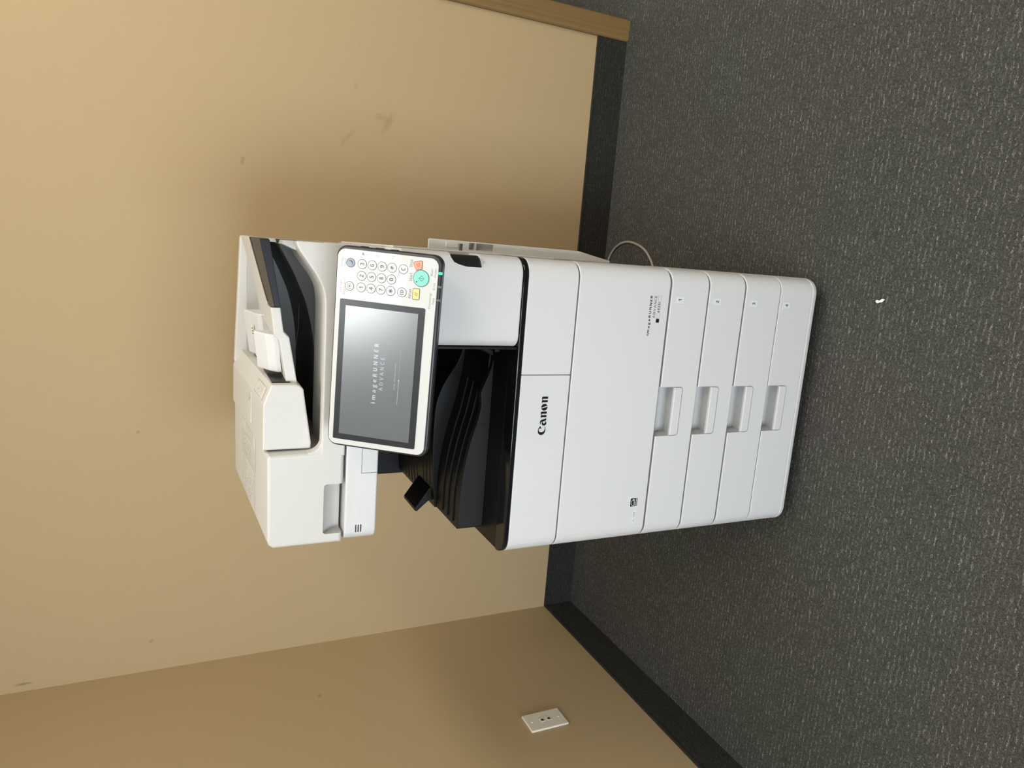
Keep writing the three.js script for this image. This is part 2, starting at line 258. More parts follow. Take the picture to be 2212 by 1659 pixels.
// upper covers and the maker's wordmark
const coverL = mesh('upper_cover', panelGeo(0, 0.3662, 0.6548, 0.7618, R, 0.0012), M.white, copier, 'white upper cover with black wordmark');
mesh('upper_cover', panelGeo(0.3675, W, 0.6548, 0.7618, 0.0012, R), M.white, copier);
{
  const shapes = [], S = () => { const s = new THREE.Shape(); shapes.push(s); return s; };
  let s = S(); s.moveTo(292, 52); s.bezierCurveTo(270, 12, 222, -4, 176, -2); s.bezierCurveTo(70, 0, 0, 52, 0, 130); s.bezierCurveTo(0, 204, 62, 248, 134, 248); s.bezierCurveTo(186, 248, 226, 236, 258, 212); s.lineTo(302, 182); s.lineTo(198, 126); s.bezierCurveTo(222, 168, 222, 196, 204, 212); s.bezierCurveTo(172, 236, 92, 220, 90, 130); s.bezierCurveTo(92, 60, 150, 20, 214, 22); s.bezierCurveTo(250, 24, 272, 36, 292, 52);
  s = S(); s.absarc(384, 64, 78, 0, Math.PI * 2); const hole = new THREE.Path(); hole.absarc(416, 66, 38, 0, Math.PI * 2); s.holes.push(hole);
  s = S(); s.moveTo(336, 168); s.bezierCurveTo(372, 206, 420, 214, 456, 200); s.bezierCurveTo(500, 184, 504, 150, 514, 112); s.lineTo(552, 2); s.lineTo(478, 4); s.lineTo(446, 110); s.bezierCurveTo(434, 148, 430, 162, 410, 170); s.bezierCurveTo(386, 178, 360, 176, 336, 168);
  const n = (d) => { const q = S(); q.moveTo(538 + d, 168); q.bezierCurveTo(562 + d, 186, 590 + d, 200, 622 + d, 200); q.lineTo(655 + d, 184); q.lineTo(655 + d, 176); q.bezierCurveTo(672 + d, 196, 700 + d, 204, 728 + d, 202); q.bezierCurveTo(758 + d, 200, 771 + d, 184, 771 + d, 158); q.lineTo(771 + d, 2); q.lineTo(699 + d, 2); q.lineTo(699 + d, 168); q.lineTo(655 + d, 166); q.lineTo(655 + d, 2); q.lineTo(584 + d, 2); q.lineTo(584 + d, 172); q.bezierCurveTo(570 + d, 176, 554 + d, 174, 538 + d, 168); };
  n(0); n(487);
  s = S(); s.absellipse(913, 98, 112, 104, 0, Math.PI * 2, false, 0); const sl = new THREE.Path(); [[872, 184], [904, 190], [956, 14], [924, 8]].forEach(([a, b], i) => (i ? sl.lineTo(a, b) : sl.moveTo(a, b))); sl.closePath(); s.holes.push(sl);
  const g = mergeGeometries(shapes.map((q) => new THREE.ShapeGeometry(q, 16).toNonIndexed()));
  g.scale(0.0000613, 0.0000665, 1).translate(0.2472, 0.7002, 0.0003);
  mesh('wordmark', g, M.ink, coverL, 'black maker wordmark');
}
// four paper drawers
const digits = canvasTex(512, 170, (x) => { x.fillStyle = '#d3d6d7'; x.fillRect(0, 0, 512, 170); x.fillStyle = '#15171c'; x.font = 'bold 84px sans-serif'; x.textAlign = 'center'; for (let k = 0; k < 4; k++) x.fillText(String(k + 1), 128 * k + 66, 114); x.strokeStyle = '#b6babd'; x.lineWidth = 5; for (let k = 0; k < 4; k++) x.strokeRect(128 * k + 3, 3, 122, 164); });
const digitMat = std({ map: digits, roughness: 0.5 });
const lipShape = (y0, y1) => [...arc(0.3385 - 0.006, y0 + 0.006, 0.006, -90, 0, 5), [0.3385, y1], [0.2335, y1], ...arc(0.2335 + 0.006, y0 + 0.006, 0.006, 180, 270, 5)];
[[0.3362, 0.4318, 0.4205], [0.2358, 0.3322, 0.3212], [0.1318, 0.2312, 0.2183], [0.0335, 0.1295, 0.1197]].forEach(([y0, y1, ny], k) => {
  const d = part('paper_drawer', copier, `white paper drawer numbered ${k + 1}`);
  const lt = y1 - 0.0365, lb = lt - 0.0205;                       // grip lip, top and bottom
  const deep = lt - 0.015;                                        // the hollow runs on behind the grip
  const notch = box(0.2322, 0.3398, deep, y1 + 0.01, -0.052, -0.006), mouth = box(0.2322, 0.3398, lt - 0.0005, y1 + 0.01, -0.007, 0.01);
  const groove = prismZ([...arc(0.3398 - 0.007, lb + 0.0058, 0.007, -90, 0, 5), [0.3398, lt + 0.001], [0.2322, lt + 0.001], ...arc(0.2322 + 0.007, lb + 0.0058, 0.007, 180, 270, 5)], -0.0045, 0.01, 0);
  mesh('drawer_front', cut(panelGeo(0, W, y0, y1), notch, mouth, groove), M.white, d);
  mesh('grip', prismZ(lipShape(lb + 0.0002, lt), -0.0046, 0.0012, 0.0012, 2), M.white, d, 'white pull grip');
  const sc = []; for (let i = 0; i <= 10; i++) { const a = i / 10; sc.push([-0.042 + 0.034 * a ** 2.6, deep + (y1 - deep - 0.0012) * a]); }
  mesh('grip_hollow', prismX([...sc, [-0.0515, y1 - 0.0012], [-0.0515, deep]], 0.2323, 0.3397, 0), M.white, d);
  mesh('number_label', uvBy(box(0.516, 0.5325, ny - 0.0224, ny, 0, 0.0005), (x) => (x - 0.516) / 0.0165 * 0.25 + 0.25 * k, (x, y) => (y - ny + 0.0224) / 0.0224), digitMat, d, `small pale label reading ${k + 1}`);
});
// rounded plinth
{ // plinth: the outline of the drawers, curling in under the machine
  const rings = [[0.0331, 0.0005], [0.0325, -0.0002], [0.027, -0.0008], [0.0215, 0.0006], [0.0175, 0.0034], [0.0145, 0.0075], [0.0125, 0.0135], [0.012, 0.026]].map(([y, d]) => facePlan(d, W - d, 0.66 - 2 * d, R - Math.min(d, 0.02), R - Math.min(d, 0.02), -d).map(([x, z]) => [x, y, z]));
  const n = rings[0].length, pos = rings.flat(2), idx = [];
  for (let k = 0; k < rings.length - 1; k++) for (let i = 0; i < n; i++) { const a = k * n + i, b = k * n + (i + 1) % n; idx.push(a, a + n, b, b, a + n, b + n); }
  for (let i = 1; i < n - 1; i++) idx.push(0, i, i + 1, (rings.length - 1) * n, (rings.length - 1) * n + i + 1, (rings.length - 1) * n + i);
  const g = new THREE.BufferGeometry(); g.setAttribute('position', new THREE.Float32BufferAttribute(pos, 3)); g.setIndex(idx);
  mesh('plinth', toCreasedNormals(g.toNonIndexed(), 0.5), Object.assign(M.white.clone(), { side: THREE.DoubleSide }), copier);
}
for (const [x, z] of [[0.06, -0.06], [0.527, -0.06], [0.06, -0.6], [0.527, -0.6]]) mesh('foot', new THREE.CylinderGeometry(0.018, 0.02, 0.033, 20).translate(x, -0.004, z), M.black, copier);

// black deck over the front covers
mesh('glossy_deck', prismY(facePlan(0, W, 0.040, R, R), 0.7622, 0.7722, 0.0016, 3), M.gloss, copier, 'glossy black deck edge');
mesh('deck', join(box(0.001, 0.42, 0.7622, 0.7712, -0.60, -0.0415, 0.001), box(0.42, 0.586, 0.7622, 0.7712, -0.60, -0.0415, 0.001)), M.black, copier, 'black deck behind the glossy edge');

// paper output tray inside the cavity
{
  const t = part('output_tray', copier, 'black paper output tray in the open bay');
  const smooth = (pts, n = 40) => new THREE.SplineCurve(pts.map(([x, y]) => new THREE.Vector2(x, y))).getPoints(n).map((p) => [p.x, p.y]);
  const frontTop = smooth([[0.020, 0.825], [0.075, 0.8255], [0.125, 0.8225], [0.17, 0.8165], [0.216, 0.807], [0.25, 0.7975], [0.28, 0.792], [0.298, 0.7932], [0.310, 0.7945], [0.325, 0.789], [0.35, 0.779], [0.376, 0.7715]]);
  mesh('tray_wall', prismZ([...frontTop, [0.376, 0.7712], [0.020, 0.7712]], -0.126, -0.112, 0.0012), M.blackSoft, t, 'dark grey front wall of the tray');
  mesh('tray_insert', prismZ([[0.2195, 0.7745], [0.2435, 0.7745], [0.2435, 0.7975], [0.2195, 0.805]], -0.1125, -0.1112, 0.0004), M.blackSoft, t);
  const bed = smooth([[0.012, 0.822], [0.075, 0.8225], [0.125, 0.8195], [0.17, 0.813], [0.216, 0.803], [0.26, 0.792], [0.30, 0.7845], [0.34, 0.778], [0.40, 0.7735]]);
  mesh('tray_bed', prismZ([...bed, [0.40, 0.7712], [0.012, 0.7712]], -0.262, -0.1265, 0.001), M.black, t);
  const hump = smooth([[0.010, 0.825], [0.075, 0.833], [0.146, 0.8375], [0.21, 0.838], [0.256, 0.835], [0.29, 0.824], [0.315, 0.811], [0.35, 0.790], [0.40, 0.7735]]);
  mesh('tray_rise', prismZ([...hump, [0.40, 0.7712], [0.010, 0.7712]], -0.555, -0.2625, 0.002), M.black, t);
  for (const [z, a] of [[-0.152, 0.16], [-0.185, 0.12], [-0.218, 0.08]]) {
    const lifted = bed.filter(([x]) => x > 0.02 && x < 0.335 - a * 0.1).map(([x, y]) => [x, y + 0.0035]), low = lifted.map(([x, y]) => [x, y - 0.005]).reverse();
    mesh('rib', prismZ([...lifted, ...low], z - 0.0022, z + 0.0022, 0.0008), M.black, t);
  }
  for (const z of [-0.285, -0.31, -0.335, -0.385, -0.41, -0.435, -0.46, -0.485]) { const hi = hump.filter(([x]) => x > 0.0115 && x < 0.14).map(([x, y]) => [x, y + 0.0011]); mesh('rib', prismZ([...hi, ...hi.map(([x, y]) => [x, y - 0.003]).reverse()], z - 0.0012, z + 0.0012, 0.0004, 1), M.black, t); }
  mesh('cover_plate', prismZ([[0.04, 0.8225], [0.105, 0.8217], [0.105, 0.8205], [0.04, 0.8213]], -0.165, -0.133, 0.0003, 1), M.black, t);
  // paper stop that stands up at the open end
  const fl = [[0.052, 0.829], [0.050, 0.8335], [0.004, 0.8655], [-0.002, 0.8655], [-0.004, 0.861], [0.018, 0.836], [0.024, 0.826]];
  mesh('paper_stop', prismZ(fl, -0.372, -0.282, 0.0015), M.black, t, 'black flap raised at the tray end');
  mesh('bay_back', box(-0.002, 0.42, 0.7712, 1.004, -0.60, -0.556, 0.001), phys({ color: lin(0.014, 0.0155, 0.019), roughness: 0.6, specularIntensity: 0.4 }), t, 'blue-black back wall of the bay');
  mesh('bay_side', box(0.4135, 0.4185, 0.7715, 1.004, -0.555, -0.012, 0.001), M.black, t);
  mesh('bay_slot', box(0.404, 0.4134, 0.79, 0.80, -0.10, -0.045, 0.001), M.black, t);
  mesh('guide_ledge', prismZ([[0.385, 0.7715], [0.4134, 0.7715], [0.4134, 0.81], [0.405, 0.81]], -0.5, -0.118, 0.001), M.blackSoft, t);
}
// white housing at the right of the bay
{
  const h = part('toner_housing', copier, 'white housing between the deck and the touch panel');
  const plan = [[0.4192, -0.56], [W, -0.56], ...arc(W - R, -R, R, 0, 90, 9), ...arc(0.4192 + 0.022, -0.022, 0.022, 90, 160, 9).map(([x, z]) => [x, z])];
  const body = prismY(plan, 0.7735, 1.0035, 0.0035, 3);
  const pocket = prismZ([[0.5632, 0.857], [0.566, 0.8545], [0.62, 0.8545], [0.62, 0.9135], [0.5775, 0.9135], [0.5700, 0.9095], [0.5665, 0.901], [0.5632, 0.886]], -0.075, 0.02, 0);
  mesh('housing_cover', cut(body, pocket), M.white, h);
  mesh('memory_port_cover', prismY([[0.5595, -0.07], [0.584, -0.07], ...arc(W - R - 0.0028, -R - 0.0028, R, 0, 78, 9)], 0.8552, 0.9128, 0.001, 1), phys({ color: lin(0.014, 0.015, 0.016), roughness: 0.12 }), h, 'smoked black cover over the memory port');
  mesh('port_edge', box(0.5652, 0.5785, 0.8548, 0.8562, -0.02, -0.0035, 0.0003), phys({ color: lin(0.5, 0.5, 0.5), roughness: 0.2 }), h);
}
// side feed door that stands proud of the right flank
{
  const s = part('side_feed_door', copier, 'pale fold-down feed door on the flank');
  const dn = [[0.588, 0.512], [0.5925, 0.512], [0.608, 0.592], [0.609, 0.918], [0.6075, 0.921], [0.588, 0.921]];
  const lean = (g) => { const p = g.attributes.position; for (let i = 0; i < p.count; i++) if (p.getY(i) > 0.7) p.setY(i, p.getY(i) - 0.40 * Math.max(0, -0.122 - p.getZ(i))); return crease(g); };
  mesh('door_body', lean(cut(prismZ(dn, -0.54, -0.12, 0.0015), box(0.5935, 0.6065, 0.787, 0.838, -0.134, -0.1), box(0.5905, 0.6035, 0.851, 0.8585, -0.132, -0.1))), M.warmLit, s);
  mesh('pocket_rib', box(0.5935, 0.6065, 0.822, 0.825, -0.1335, -0.122), M.warmLit, s);
  mesh('latch', box(0.5945, 0.6055, 0.861, 0.886, -0.13, -0.1185, 0.001), M.warmLit, s);
  mesh('flank_rail', box(0.5872, 0.5905, 0.66, 0.995, -0.56, -0.10, 0.001), M.white, s);
}
// scanner
{
  const s = part('scanner', copier, 'white scanner body under the document feeder');
  const plan = [[0.022, -0.60], [0.586, -0.60], ...arc(0.586 - 0.02, -0.12, 0.02, 0, 90, 6), ...arc(0.022 + 0.022, -0.122, 0.022, 90, 180, 7)];
  const slots = [0.0395, 0.0465, 0.0535].map((y, i) => prismZ(roundRect(0.0385, 0.0545, 1.0325 + i * 0.0048, 1.0352 + i * 0.0048, 0.0012, 3), -0.12, -0.09, 0));
  const seam = [box(0.1582, 0.40, 1.0358, 1.0368, -0.104, -0.09), box(0.1578, 0.1588, 1.0, 1.0368, -0.104, -0.09)];
  mesh('scanner_case', cut(prismY(plan, 1.0045, 1.0658, 0.0035, 3), ...slots, ...seam), M.white, s);
  mesh('grille', box(0.037, 0.056, 1.031, 1.046, -0.122, -0.108), M.black, s);
  mesh('scanner_underside', box(0.06, 0.58, 0.9985, 1.0044, -0.59, -0.13), M.black, s);
}
// document feeder
{
  const f = part('document_feeder', copier, 'white document feeder on top');
  const rise = (g, k = 0.052, z0 = -0.11) => { const p = g.attributes.position; for (let i = 0; i < p.count; i++) { const d = Math.max(0, z0 - p.getZ(i)); p.setY(i, p.getY(i) + (p.getY(i) > 1.16 ? k * d * Math.min(1, (p.getY(i) - 1.16) / 0.03) : 0)); } return crease(g.index ? g.toNonIndexed() : g); };
  const sub = (g, n) => g;
  // base plate with front rim that climbs at the right end
  const rimTop = new THREE.SplineCurve([[0.205, 1.113], [0.30, 1.1125], [0.42, 1.1125], [0.488, 1.114], [0.52, 1.124], [0.55, 1.1445], [0.572, 1.160], [0.585, 1.165]].map(([x, y]) => new THREE.Vector2(x, y))).getPoints(30).map((p) => [p.x, p.y]);
  mesh('base', prismY([[0.2035, -0.58], [0.586, -0.58], ...arc(0.586 - 0.015, -0.125, 0.015, 0, 90, 5), [0.2035, -0.11]], 1.0695, 1.094, 0.002), M.warmLit, f);
  mesh('front_rim', prismZ([...rimTop, [0.586, 1.160], [0.586, 1.0692], [0.195, 1.0692], [0.195, 1.113]].reverse(), -0.124, -0.1002, 0.003, 3), M.warmLit, f, 'white rim climbing at the feeder end');
  // inner slope behind the rim
  {
    const pos = [], idx = [], n = rimTop.length;
    rimTop.forEach(([x, y], i) => { const drop = Math.max(0, y - 1.1); pos.push(x, y - 0.003, -0.1235, x - 0.1 * drop, y - 0.006 - 0.05 * drop, -0.175, x - 0.2 * drop, y - 0.004 - 0.1 * drop, -0.235); });
    for (let i = 0; i < n - 1; i++) for (let k = 0; k < 2; k++) { const a = 3 * i + k, b = a + 3; idx.push(a, b, a + 1, b, b + 1, a + 1); }
    const g = new THREE.BufferGeometry(); g.setAttribute('position', new THREE.Float32BufferAttribute(pos, 3)); g.setIndex(idx); g.computeVertexNormals();
    mesh('inner_slope', g, Object.assign(M.warmLit.clone(), { side: THREE.DoubleSide }), f, 'pale slope inside the rim');
  }
  // exit tray: a dark sheet-metal-like scoop that climbs to the right
  {
    const cv = new THREE.SplineCurve([[0.215, 1.1005], [0.33, 1.1015], [0.40, 1.107], [0.464, 1.121], [0.506, 1.138], [0.532, 1.150], [0.567, 1.169], [0.586, 1.178]].map(([x, y]) => new THREE.Vector2(x, y))).getPoints(30).map((p) => [p.x, p.y]);
    mesh('exit_tray', prismZ([...cv, ...cv.slice().reverse().map(([x, y]) => [x, y - 0.004])].reverse(), -0.52, -0.2355, 0.0005), M.darkTray, f, 'dark grey exit tray under the feed tray');
    mesh('exit_strip', prismZ([...cv.map(([x, y]) => [x, y + 0.0035]), [0.586, 1.0942], [0.215, 1.0942]].reverse(), -0.262, -0.235, 0.0008), M.darkTray, f);
    mesh('exit_bail', tube([[0.462, 1.134, -0.265], [0.42, 1.134, -0.268], [0.36, 1.139, -0.272]], 0.0006, 10, 6), M.darkTray, f);
    mesh('exit_back', box(0.215, 0.586, 1.094, 1.21, -0.535, -0.5205), M.grey, f);
    mesh('exit_end', box(0.5795, 0.586, 1.0945, 1.2, -0.52, -0.263), M.warmLit, f);
    mesh('end_stop', prismZ([[0.566, 1.148], [0.585, 1.148], [0.585, 1.176], [0.578, 1.178]], -0.30, -0.185, 0.001), M.warmLit, f);
  }
  // left housing: front face, rounded top edge, pull hollow
  {
    const pr = [[0.022, 1.070], [0.203, 1.070], [0.203, 1.106], [0.2005, 1.204], [0.196, 1.2085], [0.036, 1.2065], [0.028, 1.2035], [0.022, 1.196]];
    let g = prismZ(pr, -0.565, -0.100, 0.0065, 4);
    const pull = box(0.0415, 0.1405, 1.0600, 1.1065, -0.135, -0.09, 0.006);
    g = cut(g, pull);
    mesh('feeder_housing', rise(g), M.warmLit, f, 'white end housing of the feeder');
    const sc = []; for (let i = 0; i <= 8; i++) { const a = i / 8; sc.push([-0.134 + 0.027 * a * a, 1.0702 + 0.0355 * a]); }
    mesh('lid_pull', prismX([...sc, [-0.1345, 1.1057]], 0.0412, 0.1408, 0), M.warmLit, f);
    // concave fillet that leads from the housing into the rim
    const fil = [[0.196, 1.0945], [0.236, 1.0945], [0.236, 1.1126], ...arc(0.2262, 1.1356, 0.023, 270, 180, 7), [0.196, 1.1356]];
    mesh('housing_fillet', prismZ(fil, -0.1255, -0.1015, 0.002, 3), M.warmLit, f);
  }
  // hinged feed cover
  {
    const pr = [[0.2045, 1.128], [0.216, 1.1275], [0.300, 1.1405], ...arc(0.309, 1.159, 0.018, -62, 0, 5), [0.327, 1.198], [0.320, 1.2015], [0.290, 1.2125], [0.2045, 1.2125]];
    const back = [[0.2045, 1.16], [0.327, 1.16], [0.327, 1.198], [0.320, 1.2015], [0.290, 1.2125], [0.2045, 1.2125]];
    const g = join(prismZ(pr, -0.30, -0.126, 0.003, 3), prismZ(back, -0.562, -0.3005, 0.001, 2));
    const latchCut = box(0.216, 0.279, 1.2055, 1.25, -0.315, -0.262);
    mesh('feed_cover', rise(join(prismZ(pr, -0.562, -0.126, 0.003, 3))), M.warmLit, f, 'white hinged feed cover');
    mesh('cover_latch', rise(prismZ([[0.222, 1.2115], [0.285, 1.2115], [0.285, 1.2135], [0.222, 1.2145]], -0.322, -0.268, 0.0006)), M.warmLit, f);
    mesh('latch_hollow', rise(prismY([[0.262, -0.297], [0.282, -0.287], [0.272, -0.275]].reverse(), 1.2118, 1.2143, 0)), M.grey, f);
  }
  // instruction stickers: line drawings and small print
  const scribble = (w, h, dens, blocks) => canvasTex(w, h, (x) => {
    x.fillStyle = '#cbc9c4'; x.fillRect(0, 0, w, h); x.strokeStyle = '#85827b'; x.lineWidth = 3; x.strokeRect(2, 2, w - 4, h - 4);
    for (const [a, b, c, d] of blocks) { x.strokeRect(a * w, b * h, c * w, d * h); for (let yy = b * h + 9; yy < (b + d) * h - 6; yy += 9) { let xx = a * w + 7; while (xx < (a + c) * w - 14) { const l = 3 + rnd() * 14; if (rnd() < dens) { x.fillStyle = rnd() < 0.3 ? '#3c3934' : '#817b70'; x.fillRect(xx, yy, Math.min(l, (a + c) * w - 8 - xx), 3); } xx += l + 4; } } }
    for (let k = 0; k < 7; k++) { x.beginPath(); const a = rnd() * w * 0.7, b = rnd() * h * 0.7; x.moveTo(a, b); x.bezierCurveTo(a + w * 0.1, b, a + w * 0.2 * rnd(), b + h * 0.2, a + w * 0.2, b + h * 0.1 * rnd()); x.stroke(); }
  });
  const top = (x, z) => 1.2125 + 0.052 * (-0.11 - z);
  const sheet = (name, x0, x1, z0, z1, y0, tex, tilt = 0) => { const g = new THREE.BoxGeometry(x1 - x0, 0.0003, z1 - z0); uvBy(g, (x) => x / (x1 - x0) + 0.5, (x, y, z) => 0.5 - z / (z1 - z0)); const m = mesh(name, g, std({ map: tex, roughness: 0.6 }), f, 'pale instruction sticker with grey print'); m.rotation.set(Math.atan(0.052), 0, tilt); m.position.set((x0 + x1) / 2, y0 + 0.052 * (-0.11 - (z0 + z1) / 2), (z0 + z1) / 2); };
  sheet('instruction_sticker', 0.128, 0.198, -0.43, -0.235, 1.2085, scribble(300, 640, 0.62, [[0.03, 0.02, 0.6, 0.62], [0.66, 0.3, 0.3, 0.5], [0.05, 0.68, 0.55, 0.28]]), 0.012);
  sheet('instruction_sticker', 0.036, 0.122, -0.43, -0.25, 1.2074, scribble(340, 640, 0.45, [[0.03, 0.02, 0.4, 0.4], [0.5, 0.06, 0.44, 0.3], [0.08, 0.5, 0.8, 0.46]]), 0.012);
  sheet('caution_sticker', 0.293, 0.318, -0.245, -0.15, 1.2073, scribble(140, 420, 0.5, [[0.05, 0.02, 0.9, 0.25], [0.05, 0.36, 0.9, 0.4]]), -0.36);
  // sloping feed tray
  {
    const tp = [[0.318, 1.1695], [0.404, 1.184], [0.414, 1.1935], [0.464, 1.2005], [0.587, 1.2345]], bt = [[0.587, 1.2045], [0.466, 1.1835], [0.421, 1.177], [0.411, 1.167], [0.318, 1.150]];
    const well = prismZ([[0.4655, 1.195], [0.60, 1.232], [0.60, 1.26], [0.4655, 1.26]], -0.192, -0.14, 0);
    const winCut = prismZ([[0.4645, 1.17], [0.60, 1.195], [0.60, 1.25], [0.482, 1.218], [0.4645, 1.202]], -0.197, -0.14, 0);
    const sag = (g) => { const p = g.attributes.position; for (let i = 0; i < p.count; i++) p.setY(i, p.getY(i) - 0.036 * Math.max(0, -0.2 - p.getZ(i))); return crease(g); };
    mesh('feed_tray', sag(cut(prismZ([...tp, ...bt].reverse(), -0.535, -0.148, 0.0025, 3), winCut)), M.warmLit, f, 'white sloping feed tray');
    // smoked window along the tray edge
    mesh('tray_window', cut(prismZ([[0.4655, 1.1845], [0.586, 1.2050], [0.586, 1.2338], [0.480, 1.2045], [0.4655, 1.1995]], -0.1965, -0.1495, 0.0012), prismZ([[0.474, 1.1965], [0.590, 1.2285], [0.590, 1.26], [0.474, 1.26]], -0.190, -0.158, 0)), M.smoke, f, 'smoked brown window in the tray edge');
    mesh('window_front', prismZ([[0.4658, 1.1838], [0.584, 1.2035], [0.5835, 1.2200], [0.4658, 1.1935]], -0.1494, -0.1455, 0.001), phys({ color: lin(0.012, 0.013, 0.018), roughness: 0.4, specularIntensity: 0.35 }), f, 'blue-black strip below the smoked window');
    mesh('back_rail', prismZ([[0.300, 1.196], [0.586, 1.205], [0.586, 1.2215], [0.582, 1.2235], [0.300, 1.2345]], -0.572, -0.5355, 0.0025, 3), M.warmLit, f, 'white rail along the back of the feed tray');
    const ty = (x) => x < 0.404 ? 1.1695 + (x - 0.318) * 0.1686 : 1.1935 + (x - 0.414) * 0.2365;
    // rear paper guide: flat foot, rounded upstand and a thumb lever
    mesh('paper_guide', join(prismX([[-0.47, 1.172], [-0.37, 1.172], [-0.37, 1.186], [-0.378, 1.194], [-0.462, 1.214], [-0.47, 1.212]], 0.335, 0.428, 0.002).applyMatrix4(new THREE.Matrix4().makeShear(0.14, 0, 0, 0, 0, 0).setPosition(0, -0.052, 0))), M.white, f, 'rear white paper guide');
    mesh('guide_lever', prismX([[-0.44, 1.193], [-0.39, 1.183], [-0.39, 1.1865], [-0.438, 1.1985]], 0.33, 0.366, 0.001), M.warmLit, f);
    const sy = canvasTex(128, 64, (x) => { x.fillStyle = '#d9d6cd'; x.fillRect(0, 0, 128, 64); x.fillStyle = '#1c1c1c'; x.fillRect(10, 44, 108, 6); for (const u of [34, 62, 90]) { x.beginPath(); x.moveTo(u - 11, 18); x.lineTo(u + 11, 18); x.lineTo(u, 42); x.fill(); } });
    const st = mesh('limit_sticker', uvBy(new THREE.BoxGeometry(0.026, 0.0003, 0.02), (x) => x / 0.026 + 0.5, (x, y, z) => 0.5 - z / 0.02), std({ map: sy, roughness: 0.6 }), f, 'pale sticker with three black triangles');
    st.position.set(0.388, 1.2065, -0.413); st.rotation.set(0.25, 0, 0.14);
    // front paper guide: tall upstand leaning over its foot
    const gp = [[-0.262, 1.176], [-0.196, 1.176], [-0.196, 1.1835], [-0.214, 1.197], [-0.252, 1.2135], [-0.262, 1.2125]];
    mesh('paper_guide', prismX(gp, 0.337, 0.409, 0.003, 2).applyMatrix4(new THREE.Matrix4().makeShear(0.12, 0, 0, 0, 0, 0).setPosition(0, -0.043, 0)), M.white, f, 'front white paper guide');
    mesh('feed_throat', box(0.3272, 0.3290, 1.165, 1.197, -0.50, -0.145), M.black, f);
    mesh('arrow_mark', new THREE.ShapeGeometry(shapeOf([[0, -0.011], [0.012, 0], [0, 0.011]].map(([a, b]) => [-a, b]))).rotateX(-Math.PI / 2).rotateZ(0.272).translate(0.571, 1.2292, -0.245), M.white, f);
  }
}
